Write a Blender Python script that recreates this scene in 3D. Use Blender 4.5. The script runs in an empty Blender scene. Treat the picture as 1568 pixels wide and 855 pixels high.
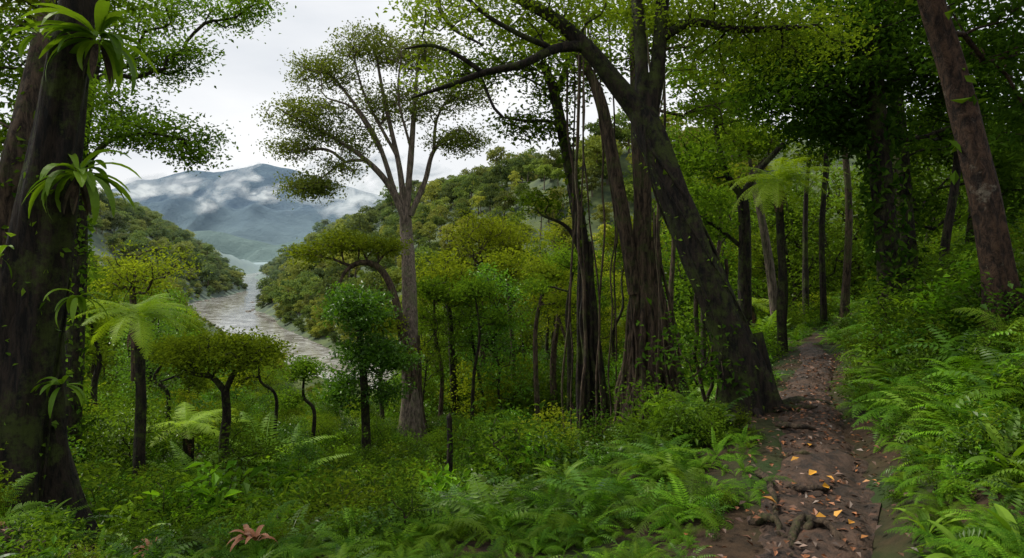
import bpy, math
import numpy as np
rng=np.random.default_rng(11)
F=1022.; CZ=1.65
scene=bpy.context.scene
def nrm(a): return a/np.maximum(np.linalg.norm(a,axis=-1,keepdims=True),1e-9)
def W(u,v,d):
    # pixel column / row + assumed depth -> world point
    return np.array([(u-784)/F*d, d, (380-v)/F*d+CZ])
def S(t):
    t=np.clip(t,0,1); return t*t*(3-2*t)
def vn(x,y,seed=0.):
    xi=np.floor(x); yi=np.floor(y); fx=x-xi; fy=y-yi
    fx=fx*fx*(3-2*fx); fy=fy*fy*(3-2*fy)
    def h(a,b):
        s=np.sin(a*127.1+b*311.7+seed*17.3)*43758.5453
        return s-np.floor(s)
    return (h(xi,yi)*(1-fx)+h(xi+1,yi)*fx)*(1-fy)+(h(xi,yi+1)*(1-fx)+h(xi+1,yi+1)*fx)*fy
def fbm(x,y,o=4,seed=0.):
    r=0.;a=.5
    for i in range(o):
        r=r+a*(vn(x,y,seed+i)-.5); x=x*2.03+5.1; y=y*2.03-3.7; a*=.5
    return r
# ------------------------------------------------ terrain functions
ZR=CZ-28
RIV=np.array([(500,80),(120,104),(40,116),(-5,124),(-26,140),(-52,168),(-73,204),(-108,260),(-131,292),(-146,333),(-149,367),(-152,405),(-172,460),(-210,540),(-262,650),(-290,820),(-300,1500)],float)
def rivdist(x,y):
    best=np.full(x.shape,1e9); side=np.zeros(x.shape)
    for a,b in zip(RIV[:-1],RIV[1:]):
        d=b-a; t=np.clip(((x-a[0])*d[0]+(y-a[1])*d[1])/(d@d),0,1)
        q=np.hypot(x-a[0]-t*d[0],y-a[1]-t*d[1])
        c=d[0]*(y-a[1])-d[1]*(x-a[0])
        m=q<best; best=np.where(m,q,best); side=np.where(m,np.sign(c),side)
    return best,side
def rw(y): return 8.5+7.5*S((y-230)/60)*(1-S((y-390)/60))
def pathx(y): return .446*y+.02*np.maximum(y-9,0)**2*(y<40)+(y>=40)*19.2
def ground(x,y):
    x=np.asarray(x,float); y=np.asarray(y,float)
    s=pathx(y)-x
    drop=np.interp(y,[3.2,4.6,7,10,14,18,22,26,30,40,60,100,140],[0,.55,1.45,2.35,3.4,4.2,5.0,5.8,6.35,7.6,13,26,38])*S(s/(5+.15*np.maximum(y-12,0)))
    t=np.maximum(-s-.35,0)
    rise=np.minimum(.6*np.minimum(t,5)+.22*np.maximum(t-5,0),26)
    near=rise-drop+.45*S((-x-2.3)/1.6)*S((6.5-y)/2.5)
    pm=S((np.abs(s)-.3)/.8)
    near=near+.5*fbm(x*.5,y*.5,4,3)*pm
    dr,side=rivdist(x,y); w=rw(y)
    prof=ZR-1.5+np.clip(.5*(dr-w+2),0,2.2)+.72*np.maximum(dr-w-3,0)
    far=1-S((y-560)/350)
    cap=ZR+2.0+48*S((y-170)/150)*S((-50-x)/70)*far
    n=14*fbm(x/60,y/60,4,9)
    south=np.minimum(np.maximum(near,cap+n*S((y-60)/60)*.6),prof)
    north=np.minimum(prof,(24+.05*x+1.8*n-ZR)*far+ZR+4)
    return np.where(side<0,north,south)
# ------------------------------------------------ mesh builder
class MB:
    def __init__(s): s.v=[];s.f=[];s.m=[];s.l=[];s.n=0;s.sm=[]
    def add(s,v,f,mat=0,lv=.5,smooth=False):
        v=np.asarray(v,float).reshape(-1,3); f=np.asarray(f,int).reshape(-1,4)
        s.v.append(v); s.f.append(f+s.n); s.n+=len(v)
        s.m.append(np.full(len(f),mat)); s.l.append(np.broadcast_to(np.asarray(lv,float),(len(f),)).copy())
        s.sm.append(np.full(len(f),smooth))
    def mesh(s,name,mats):
        v=np.concatenate(s.v);f=np.concatenate(s.f);m=np.concatenate(s.m);l=np.concatenate(s.l);sm=np.concatenate(s.sm)
        me=bpy.data.meshes.new(name)
        me.vertices.add(len(v)); me.vertices.foreach_set('co',v.astype(np.float32).ravel())
        me.loops.add(len(f)*4); me.loops.foreach_set('vertex_index',f.astype(np.int32).ravel())
        me.polygons.add(len(f)); me.polygons.foreach_set('loop_start',np.arange(0,len(f)*4,4,dtype=np.int32))
        me.update(calc_edges=True)
        me.polygons.foreach_set('material_index',m.astype(np.int32))
        me.polygons.foreach_set('use_smooth',sm.astype(bool))
        a=me.attributes.new('lv','FLOAT','FACE'); a.data.foreach_set('value',l.astype(np.float32))
        for x in mats: me.materials.append(x)
        me.update()
        return me
    def obj(s,name,mats,coll=None):
        me=s.mesh(name,mats); o=bpy.data.objects.new(name,me)
        (coll or scene.collection).objects.link(o); return o
def smooth_path(P,R,k=5):
    P=np.asarray(P,float);R=np.asarray(R,float);n=len(P)
    if n<3: 
        t=np.linspace(0,1,k*2)[:,None]; return P[0]*(1-t)+P[-1]*t, R[0]*(1-t[:,0])+R[-1]*t[:,0]
    Q=np.vstack([2*P[0]-P[1],P,2*P[-1]-P[-2]]); out=[];ro=[]
    for i in range(n-1):
        p0,p1,p2,p3=Q[i:i+4]
        for j in range(k):
            t=j/k
            out.append(.5*((2*p1)+(-p0+p2)*t+(2*p0-5*p1+4*p2-p3)*t*t+(-p0+3*p1-3*p2+p3)*t**3)); ro.append(R[i]*(1-t)+R[i+1]*t)
    out.append(P[-1]);ro.append(R[-1]); return np.array(out),np.array(ro)
def tube(mb,P,R,sides=6,mat=0,rough=0.,flare=0.,lv=.5):
    P=np.asarray(P,float);R=np.asarray(R,float);n=len(P)
    T=nrm(np.gradient(P,axis=0)); d=np.abs(P[-1]-P[0]); ref=np.zeros(3); ref[np.argmin(d)]=1
    A=nrm(np.cross(T,ref)); B=np.cross(T,A)
    th=np.arange(sides)/sides*2*np.pi
    rr=np.repeat(R[:,None],sides,1)
    if rough>0:
        L=np.concatenate([[0],np.cumsum(np.linalg.norm(np.diff(P,axis=0),axis=1))])
        sd=rng.random()*50
        nz=vn(np.cos(th)[None]*2+sd+3+L[:,None]*0,np.sin(th)[None]*2+L[:,None]*.9,sd)-.5+.6*(vn(np.cos(th)[None]*4.5+sd+L[:,None]*0,np.sin(th)[None]*4.5+L[:,None]*2.2,sd+2)-.5)
        rr=rr*(1+rough*nz)
        if flare>0:
            lob=.5+.5*np.cos(th*5+sd); rr=rr*(1+flare*np.exp(-L/(.9*R[0]*3))[:,None]*(.25+lob[None]))
    V=P[:,None]+rr[...,None]*(np.cos(th)[None,:,None]*A[:,None]+np.sin(th)[None,:,None]*B[:,None])
    i=np.arange(n-1)[:,None]*sides; j=np.arange(sides)[None]; k=(j+1)%sides
    f=np.stack([i+j,i+k,i+k+sides,i+j+sides],-1)
    mb.add(V,f,mat,lv,True)
def leaves(mb,C,size,mat=1,lv=.5,up=.7,asp=.5,droop=.3,fold=.15):
    n=len(C); N=nrm(rng.normal(size=(n,3))+np.array([0,0,up*2])); a=rng.normal(size=(n,3)); a[:,2]-=droop
    a=nrm(a-N*(a*N).sum(1,keepdims=True)); b=np.cross(N,a)
    L=(size*rng.uniform(.6,1.3,n))[:,None]; w=L*asp*.5
    v=np.stack([C,C+a*L*.45+b*w+N*L*fold,C+a*L-N*L*fold*.6,C+a*L*.45-b*w+N*L*fold],1)
    mb.add(v,np.arange(n*4),mat,lv)
def ell(c,r,n,shell=.4):
    d=nrm(rng.normal(size=(n,3))); return np.asarray(c)+d*np.asarray(r)*(rng.random(n)[:,None]**shell)
def grow(mb,hosts,att,step,rtip,mat=0,rmax=.12,zpen=.8,kp=.35,jit=.12):
    """hosts: list of (P,R); branches grown from the nearest wood to every foliage clump"""
    pos=[];par=[];pl=[];dr=[]
    for P,R in hosts:
        L=0
        for i,p in enumerate(P):
            if i: L+=np.linalg.norm(P[i]-P[i-1])
            pos.append(p);par.append(-1);pl.append(L*.3);dr.append(nrm(P[min(i+1,len(P)-1)]-P[max(i-1,0)]))
    n0=len(pos); cap=n0+len(att)*40
    X=np.zeros((cap,3));X[:n0]=pos;PL=np.zeros(cap);PL[:n0]=pl;D=np.zeros((cap,3));D[:n0]=dr;par=par+[-1]*(cap-n0);n=n0;tips=[]
    dd=np.array([np.min(np.linalg.norm(X[:n0]-a,axis=1)) for a in att])
    for ai in np.argsort(dd):
        a=att[ai]; q=np.linalg.norm(X[:n]-a,axis=1)
        j=int(np.argmin(q+kp*PL[:n]+zpen*np.maximum(X[:n,2]-a[2]+.25*q,0))); d=q[j]
        k=int(min(max(1,math.ceil(d/step)),30)); p0=X[j].copy(); c=p0+D[j]*d*.35+np.array([0,0,.08*d]); prev=j
        for i in range(1,k+1):
            t=i/k; p=p0*(1-t)**2+2*c*t*(1-t)+a*t*t
            if i<k: p=p+rng.normal(size=3)*step*jit
            X[n]=p;par[n]=prev;PL[n]=PL[prev]+np.linalg.norm(p-X[prev]);D[n]=nrm(p-X[prev]);prev=n;n+=1
        tips.append(n-1)
    cnt=np.zeros(n); 
    for t in tips: cnt[t]+=1
    ch=[[] for _ in range(n)]
    for i in range(n-1,n0-1,-1):
        cnt[par[i]]+=cnt[i]; ch[par[i]].append(i)
    R=np.minimum(rtip*np.maximum(cnt,1)**.45,rmax)
    st=[]
    for i in range(n0):
        for c in ch[i]: st.append((i,c))
    while st:
        p,c=st.pop(); line=[p,c]
        while ch[c]:
            k=sorted(ch[c],key=lambda q:-cnt[q])
            for o in k[1:]: st.append((c,o))
            c=k[0]; line.append(c)
        P=X[line]; r=R[line].copy(); r[0]=r[1]; r[-1]*=.5
        tube(mb,P,r,4 if r[1]<.03 else 7,mat)
def clump(mb,att,nl,sig,size,mat=1,flat=.55,lvr=.5,up=.7,asp=.5):
    n=len(att); lvc=rng.random(n)
    C=np.repeat(att,nl,0)+rng.normal(size=(n*nl,3))*np.array([sig,sig,sig*flat])
    lv=np.clip(np.repeat(lvc,nl)*lvr+rng.random(n*nl)*(1-lvr),0,1)
    leaves(mb,C,size,mat,lv,up,asp)
# ------------------------------------------------ materials
def mk(name):
    m=bpy.data.materials.new(name); m.use_nodes=True; nt=m.node_tree; nt.nodes.clear(); return m,nt,nt.nodes,nt.links
def node(N,t,**k):
    n=N.new(t)
    for a,b in k.items(): setattr(n,a,b)
    return n
def mixc(N,L,fac,a,b,bt='MIX'):
    m=N.new('ShaderNodeMix'); m.data_type='RGBA'; m.blend_type=bt
    for i,v in ((0,fac),(6,a),(7,b)):
        if hasattr(v,'is_linked') or hasattr(v,'links'): L.new(v,m.inputs[i])
        elif i==0: m.inputs[0].default_value=v
        else: m.inputs[i].default_value=(*v,1)
    return m.outputs[2]
def mrange(N,L,v,a,b,c=0.,d=1.):
    m=N.new('ShaderNodeMapRange'); L.new(v,m.inputs[0])
    for i,x in enumerate((a,b,c,d)): m.inputs[i+1].default_value=x
    return m.outputs[0]
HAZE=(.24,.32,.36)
def haze(N,L,col,a=130,b=1000,mx=.85):  # aerial haze painted into the base colour, stronger with world Y
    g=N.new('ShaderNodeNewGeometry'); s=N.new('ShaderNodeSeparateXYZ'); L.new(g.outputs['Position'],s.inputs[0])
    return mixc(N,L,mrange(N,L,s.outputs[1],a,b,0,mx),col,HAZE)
def leafmat(name,c1,c2,tr=.35,hz=False,rough=.5,var=.35,yel=(.20,.23,.02),spec=.18,gloss=False,vr=(.55,1.4)):
    m,nt,N,L=mk(name)
    at=node(N,'ShaderNodeAttribute',attribute_name='lv')
    col=mixc(N,L,at.outputs['Fac'],c1,c2)
    oi=N.new('ShaderNodeObjectInfo')
    col=mixc(N,L,mrange(N,L,oi.outputs['Random'],.45,1,0,var),col,yel)
    hs=N.new('ShaderNodeHueSaturation'); L.new(col,hs.inputs['Color'])
    fr=node(N,'ShaderNodeMath',operation='FRACT'); mu=node(N,'ShaderNodeMath',operation='MULTIPLY'); mu.inputs[1].default_value=7.31
    L.new(oi.outputs['Random'],mu.inputs[0]); L.new(mu.outputs[0],fr.inputs[0])
    L.new(mrange(N,L,fr.outputs[0],0,1,*vr),hs.inputs['Value']); col=hs.outputs[0]
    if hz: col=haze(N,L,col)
    if gloss:
        p=N.new('ShaderNodeBsdfPrincipled'); L.new(col,p.inputs['Base Color']); p.inputs['Roughness'].default_value=rough; p.inputs['Specular IOR Level'].default_value=spec
    else:
        p=N.new('ShaderNodeBsdfDiffuse'); L.new(col,p.inputs[0])
    t=N.new('ShaderNodeBsdfTranslucent'); L.new(mixc(N,L,1.,col,(1.25,1.2,.45),'MULTIPLY'),t.inputs[0])
    mx=N.new('ShaderNodeMixShader'); mx.inputs[0].default_value=tr; L.new(p.outputs[0],mx.inputs[1]); L.new(t.outputs[0],mx.inputs[2])
    o=N.new('ShaderNodeOutputMaterial'); L.new(mx.outputs[0],o.inputs[0]); return m
def solid(name,c1,c2,scale=(6,6,1.3),nscale=3,bump=.5,rough=.85,c3=None,bd=.02,spec=.3,c3rng=(.5,.65)):
    m,nt,N,L=mk(name)
    tc=N.new('ShaderNodeTexCoord'); mp=N.new('ShaderNodeMapping'); mp.inputs['Scale'].default_value=scale; L.new(tc.outputs['Object'],mp.inputs[0])
    n1=N.new('ShaderNodeTexNoise'); n1.inputs['Scale'].default_value=nscale; n1.inputs['Detail'].default_value=9; n1.inputs['Roughness'].default_value=.72; n1.inputs['Distortion'].default_value=.4; L.new(mp.outputs[0],n1.inputs[0])
    col=mixc(N,L,mrange(N,L,n1.outputs[0],.42,.6),c1,c2)
    if c3:
        n2=N.new('ShaderNodeTexNoise'); n2.inputs['Scale'].default_value=2.6; n2.inputs['Detail'].default_value=10; n2.inputs['Roughness'].default_value=.8; L.new(tc.outputs['Object'],n2.inputs[0])
        col=mixc(N,L,mrange(N,L,n2.outputs[0],c3rng[0],c3rng[1]),col,c3)
    p=N.new('ShaderNodeBsdfPrincipled'); L.new(col,p.inputs['Base Color']); p.inputs['Roughness'].default_value=rough; p.inputs['Specular IOR Level'].default_value=spec
    b=N.new('ShaderNodeBump'); b.inputs['Strength'].default_value=bump; b.inputs['Distance'].default_value=bd; L.new(n1.outputs[0],b.inputs['Height']); L.new(b.outputs[0],p.inputs['Normal'])
    o=N.new('ShaderNodeOutputMaterial'); L.new(p.outputs[0],o.inputs[0]); return m
bark_dark=solid('bark_dark',(.003,.0025,.002),(.04,.028,.019),c3=(.055,.075,.012),c3rng=(.49,.6),bd=.1,bump=1.)
bark_brown=solid('bark_brown',(.015,.009,.006),(.115,.078,.05),c3=(.06,.075,.018),bd=.07,bump=1.)
bark_light=solid('bark_light',(.05,.04,.03),(.20,.155,.12),c3=(.10,.11,.05),bd=.06,bump=.9)
bark_red=solid('bark_red',(.012,.006,.004),(.09,.05,.03),scale=(6,6,3),c3=(.2,.17,.13),c3rng=(.57,.64),bd=.07,bump=1.)
lf_mid=leafmat('leaf_mid',(.032,.08,.008),(.14,.24,.022),.42)
lf_dark=leafmat('leaf_dark',(.018,.052,.007),(.075,.15,.016),.38,var=.1)
lf_yel=leafmat('leaf_yellow_green',(.08,.13,.010),(.28,.35,.03),.47)
lf_open=leafmat('leaf_open_crown',(.06,.095,.018),(.21,.265,.06),.42,var=.1,vr=(.95,1.1))
lf_fern=leafmat('leaf_fern',(.04,.12,.006),(.18,.37,.02),.42,var=.35,gloss=True,spec=.08)
lf_fern2=leafmat('leaf_tree_fern',(.18,.32,.015),(.36,.52,.035),.5,var=.1,gloss=True,vr=(.95,1.15))
lf_shrub=leafmat('leaf_shrub',(.022,.08,.007),(.13,.29,.02),.4,var=.35,gloss=True,spec=.28,rough=.4,vr=(.45,1.4))
lf_nest=leafmat('leaf_nest_fern',(.07,.17,.012),(.22,.38,.03),.45,var=.1,gloss=True,vr=(.9,1.1))
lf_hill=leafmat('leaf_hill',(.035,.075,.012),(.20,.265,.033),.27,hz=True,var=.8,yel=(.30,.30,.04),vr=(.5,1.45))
def littermat():
    m,nt,N,L=mk('dead_leaves')
    at=node(N,'ShaderNodeAttribute',attribute_name='lv'); r=N.new('ShaderNodeValToRGB'); L.new(at.outputs['Fac'],r.inputs[0])
    e=r.color_ramp.elements; e[0].color=(.04,.02,.01,1); e[1].color=(.6,.3,.02,1); e[1].position=1
    x=e.new(.55); x.color=(.15,.055,.02,1); x=e.new(.85); x.color=(.28,.10,.03,1)
    p=N.new('ShaderNodeBsdfPrincipled'); L.new(r.outputs[0],p.inputs['Base Color']); p.inputs['Roughness'].default_value=.5
    o=N.new('ShaderNodeOutputMaterial'); L.new(p.outputs[0],o.inputs[0]); return m
lf_dead=littermat()
# ------------------------------------------------ ground
def ground_mat():
    m,nt,N,L=mk('forest_floor')
    tc=N.new('ShaderNodeTexCoord')
    n1=N.new('ShaderNodeTexNoise'); n1.inputs['Scale'].default_value=6; n1.inputs['Detail'].default_value=10; n1.inputs['Roughness'].default_value=.7; L.new(tc.outputs['Object'],n1.inputs[0])
    n2=N.new('ShaderNodeTexNoise'); n2.inputs['Scale'].default_value=.7; n2.inputs['Detail'].default_value=6; L.new(tc.outputs['Object'],n2.inputs[0])
    n3=N.new('ShaderNodeTexNoise'); n3.inputs['Scale'].default_value=.12; n3.inputs['Detail'].default_value=12; n3.inputs['Roughness'].default_value=.75; L.new(tc.outputs['Object'],n3.inputs[0])
    c=mixc(N,L,mrange(N,L,n1.outputs[0],.35,.65),(.014,.010,.006),(.06,.036,.02))
    c=mixc(N,L,mrange(N,L,n2.outputs[0],.48,.62),c,(.022,.04,.010))
    g=N.new('ShaderNodeNewGeometry'); s=N.new('ShaderNodeSeparateXYZ'); L.new(g.outputs['Position'],s.inputs[0])
    f=mixc(N,L,mrange(N,L,n3.outputs[0],.4,.6),(.015,.028,.008),(.08,.105,.025))
    c=mixc(N,L,mrange(N,L,s.outputs[1],12,40),c,f)
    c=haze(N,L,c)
    p=N.new('ShaderNodeBsdfPrincipled'); L.new(c,p.inputs['Base Color']); p.inputs['Roughness'].default_value=.9; p.inputs['Specular IOR Level'].default_value=.2
    b=N.new('ShaderNodeBump'); b.inputs['Strength'].default_value=.8; b.inputs['Distance'].default_value=.05; L.new(n1.outputs[0],b.inputs['Height']); L.new(b.outputs[0],p.inputs['Normal'])
    o=N.new('ShaderNodeOutputMaterial'); L.new(p.outputs[0],o.inputs[0]); return m
na,nr=600,262
rad=np.concatenate([[.02],np.geomspace(.3,6000,nr-1)]); ang=np.arange(na)/na*2*np.pi
gx=rad[:,None]*np.sin(ang)[None]; gy=rad[:,None]*np.cos(ang)[None]
gz=ground(gx,gy)
mb=MB(); i=np.arange(nr-1)[:,None]*na; j=np.arange(na)[None]; k=(j+1)%na
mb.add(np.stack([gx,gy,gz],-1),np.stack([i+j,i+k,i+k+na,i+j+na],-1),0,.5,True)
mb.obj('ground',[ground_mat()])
# path
dirt=solid('wet_dirt',(.014,.008,.005),(.085,.047,.029),scale=(1,1,1),nscale=7,bump=1.,bd=.05,rough=.6,spec=.35,c3=(.04,.022,.013))
mb=MB(); ys=np.arange(-1,11.2,.035); ss=np.linspace(-.5,.5,34)
def pw(Y): return .09*np.sin(Y*1.45+.6)
Y,SS=np.meshgrid(ys,ss,indexing='ij'); wv=(.78+.6*fbm(Y*1.1+40*(SS>0),Y*0,3,5))*np.interp(Y,[3,7,12],[1.,.72,.6])
X=pathx(Y)+SS*wv+pw(Y); Z=ground(X,Y)+.045*(1-(SS/.5)**4)+.15*fbm(X*3.2,Y*3.2,6,8)
n2=len(ss); i=np.arange(len(ys)-1)[:,None]*n2; j=np.arange(n2-1)[None]
mb.add(np.stack([X,Y,Z],-1),np.stack([i+j,i+j+1,i+j+n2+1,i+j+n2],-1),0,.5,True); mb.obj('dirt_path',[dirt])
# river
def water_mat():
    m,nt,N,L=mk('river_water')
    tc=N.new('ShaderNodeTexCoord'); n1=N.new('ShaderNodeTexNoise'); n1.inputs['Scale'].default_value=.2; n1.inputs['Detail'].default_value=9; n1.inputs['Roughness'].default_value=.66; n1.inputs['Distortion'].default_value=1.; L.new(tc.outputs['Object'],n1.inputs[0])
    c=mixc(N,L,mrange(N,L,n1.outputs[0],.44,.66),(.16,.15,.135),(.5,.51,.5))
    p=N.new('ShaderNodeBsdfPrincipled'); L.new(c,p.inputs['Base Color']); p.inputs['Roughness'].default_value=.1; p.inputs['IOR'].default_value=1.33
    b=N.new('ShaderNodeBump'); b.inputs['Strength'].default_value=.12; b.inputs['Distance'].default_value=.3; L.new(n1.outputs[0],b.inputs['Height']); L.new(b.outputs[0],p.inputs['Normal'])
    o=N.new('ShaderNodeOutputMaterial'); L.new(p.outputs[0],o.inputs[0]); return m
RP,_=smooth_path(np.c_[RIV,np.zeros(len(RIV))],np.zeros(len(RIV)),8)
T=nrm(np.gradient(RP,axis=0)); Nn=np.c_[-T[:,1],T[:,0],T[:,2]*0]; w=(rw(RP[:,1])+3)[:,None]
mb=MB(); V=np.stack([RP-Nn*w,RP+Nn*w],1); V[...,2]=ZR; i=np.arange(len(RP)-1)*2
mb.add(V,np.stack([i,i+2,i+3,i+1],-1),0); mb.obj('river',[water_mat()])
mb=MB()
rock=solid('river_rock',(.08,.07,.06),(.22,.2,.17),scale=(1,1,1),nscale=.8,bump=.5,bd=.2)
for q in range(60):
    t=rng.integers(36,90); p=RP[t]+(RP[t+1]-RP[t])*rng.random()+Nn[t]*rng.choice([-1,1])*rng.uniform(.72,1.)*w[t]; r=rng.uniform(.3,1.2)
    th=np.linspace(0,2*np.pi,7)[:-1]; rings=[]
    for a,zz in ((1,-.4),(1,.1),(.7,.35),(.05,.42)):
        rr=r*a*rng.uniform(.75,1.2,6); rings.append(np.stack([p[0]+rr*np.cos(th)*1.4,p[1]+rr*np.sin(th),np.full(6,ZR+zz*r)],-1))
    i=np.arange(3)[:,None]*6;j=np.arange(6)[None];k=(j+1)%6
    mb.add(np.concatenate(rings),np.stack([i+j,i+k,i+k+6,i+j+6],-1),0,.5)
mb.obj('river_rocks',[rock])
# ------------------------------------------------ mountains
def mtn_mat(ca,cb,lo):  # bluish tones have distance haze painted in, paler towards the foot
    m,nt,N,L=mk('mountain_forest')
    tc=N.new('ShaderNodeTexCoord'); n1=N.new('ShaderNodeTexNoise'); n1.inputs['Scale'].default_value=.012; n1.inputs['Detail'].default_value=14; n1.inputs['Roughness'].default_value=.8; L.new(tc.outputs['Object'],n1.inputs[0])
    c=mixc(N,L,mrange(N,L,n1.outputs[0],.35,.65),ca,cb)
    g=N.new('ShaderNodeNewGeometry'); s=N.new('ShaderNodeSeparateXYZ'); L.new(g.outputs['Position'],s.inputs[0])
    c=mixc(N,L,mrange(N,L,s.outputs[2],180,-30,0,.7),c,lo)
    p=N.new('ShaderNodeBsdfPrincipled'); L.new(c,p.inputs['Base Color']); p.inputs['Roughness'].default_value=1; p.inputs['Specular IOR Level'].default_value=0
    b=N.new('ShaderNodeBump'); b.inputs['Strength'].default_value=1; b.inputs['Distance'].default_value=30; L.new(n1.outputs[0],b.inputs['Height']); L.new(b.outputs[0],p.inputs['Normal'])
    o=N.new('ShaderNodeOutputMaterial'); L.new(p.outputs[0],o.inputs[0]); return m
def ridge(x0,x1,y0,y1,yc,hw,pu,pv,nx,ny,seed,amp,mat):
    xs=np.linspace(x0,x1,nx); ys=np.linspace(y0,y1,ny); X,Y=np.meshgrid(xs,ys,indexing='ij')
    H=(380-np.interp(784+F*X/yc,pu,pv))/F*yc
    env=np.maximum(1-np.abs((Y-yc)/hw)**1.15,0)
    r1=1-np.abs(2*(vn(X/(330*amp),Y/(900*amp),seed)-.5)); r2=1-np.abs(2*(vn(X/(120*amp)+3,Y/(300*amp),seed+2)-.5))
    Z=H*env-amp*144*(1-r1)*S(env*1.5)*(1-S((env-.75)/.25))-amp*50*(1-r2)*(1-S((env-.85)/.15))*S(env*3)+amp*34*fbm(X/(150*amp),Y/(150*amp),5,6)*S(env*3)-30
    mb=MB(); n2=len(ys); i=np.arange(len(xs)-1)[:,None]*n2; j=np.arange(n2-1)[None]
    mb.add(np.stack([X,Y,Z],-1),np.stack([i+j,i+j+n2,i+j+n2+1,i+j+1],-1),0,.5,True); mb.obj('mountain_range',[mat])
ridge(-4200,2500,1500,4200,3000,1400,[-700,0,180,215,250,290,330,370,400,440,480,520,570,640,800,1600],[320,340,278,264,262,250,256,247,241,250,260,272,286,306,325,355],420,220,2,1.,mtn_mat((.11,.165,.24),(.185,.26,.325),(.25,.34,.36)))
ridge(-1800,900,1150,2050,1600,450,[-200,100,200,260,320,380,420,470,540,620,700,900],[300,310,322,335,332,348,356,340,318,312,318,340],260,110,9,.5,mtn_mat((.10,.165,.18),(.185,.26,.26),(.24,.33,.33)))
def cloud_mat():
    m,nt,N,L=mk('mist')
    tc=N.new('ShaderNodeTexCoord'); mp=N.new('ShaderNodeMapping'); mp.inputs['Scale'].default_value=(.75,.0,1.1); L.new(tc.outputs['Object'],mp.inputs[0])
    n1=N.new('ShaderNodeTexNoise'); n1.inputs['Scale'].default_value=.014; n1.inputs['Detail'].default_value=8; n1.inputs['Roughness'].default_value=.58; n1.inputs['Distortion'].default_value=.5; L.new(mp.outputs[0],n1.inputs[0])
    at=node(N,'ShaderNodeAttribute',attribute_name='fall')
    ma=node(N,'ShaderNodeMath',operation='MULTIPLY_ADD'); L.new(n1.outputs[0],ma.inputs[0]); ma.inputs[1].default_value=3.8; ma.inputs[2].default_value=-2.0
    ad=node(N,'ShaderNodeMath',operation='ADD'); L.new(at.outputs['Fac'],ad.inputs[0]); L.new(ma.outputs[0],ad.inputs[1])
    al=node(N,'ShaderNodeMath',operation='MULTIPLY'); L.new(mrange(N,L,ad.outputs[0],.2,1.2,0,1.),al.inputs[0]); L.new(mrange(N,L,at.outputs['Fac'],0,.55,0,.92),al.inputs[1])
    d=N.new('ShaderNodeBsdfDiffuse'); d.inputs[0].default_value=(.76,.79,.82,1); tl=N.new('ShaderNodeBsdfTranslucent'); tl.inputs[0].default_value=(.76,.79,.82,1)
    m1=N.new('ShaderNodeMixShader'); m1.inputs[0].default_value=.5; L.new(d.outputs[0],m1.inputs[1]); L.new(tl.outputs[0],m1.inputs[2])
    t=N.new('ShaderNodeBsdfTransparent'); mx=N.new('ShaderNodeMixShader'); L.new(al.outputs[0],mx.inputs[0]); L.new(t.outputs[0],mx.inputs[1]); L.new(m1.outputs[0],mx.inputs[2])
    o=N.new('ShaderNodeOutputMaterial'); L.new(mx.outputs[0],o.inputs[0]); return m
cm=cloud_mat()
for (u0,v0,u1,v1,hw,d) in ((322,312,408,262,26,2150),(205,294,315,284,20,2150),(400,302,450,294,14,2150),(490,300,670,276,44,2150),(470,262,610,250,26,2400)):
    a=W(u0,v0,d); b=W(u1,v1,d+100); h=hw/F*d; t=np.linspace(-.3,1.3,40); q=np.linspace(-1.3,1.3,24)
    TT,Q=np.meshgrid(t,q,indexing='ij')
    P=a+(b-a)*TT[...,None]; P[...,2]+=Q*h; P[...,1]+=-60*np.cos(Q)*1+50*fbm(TT*4,Q*2,3,2)
    mb=MB(); n2=24; i=np.arange(39)[:,None]*n2; j=np.arange(23)[None]
    mb.add(P,np.stack([i+j,i+j+n2,i+j+n2+1,i+j+1],-1),0,.5,True); o=mb.obj('mist_cloud',[cm])
    fa=np.clip(1-(np.abs((TT-.5)/.8)**2+np.abs(Q/1.3)**2),0,1)
    at=o.data.attributes.new('fall','FLOAT','POINT'); at.data.foreach_set('value',fa.astype(np.float32).ravel())
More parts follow.
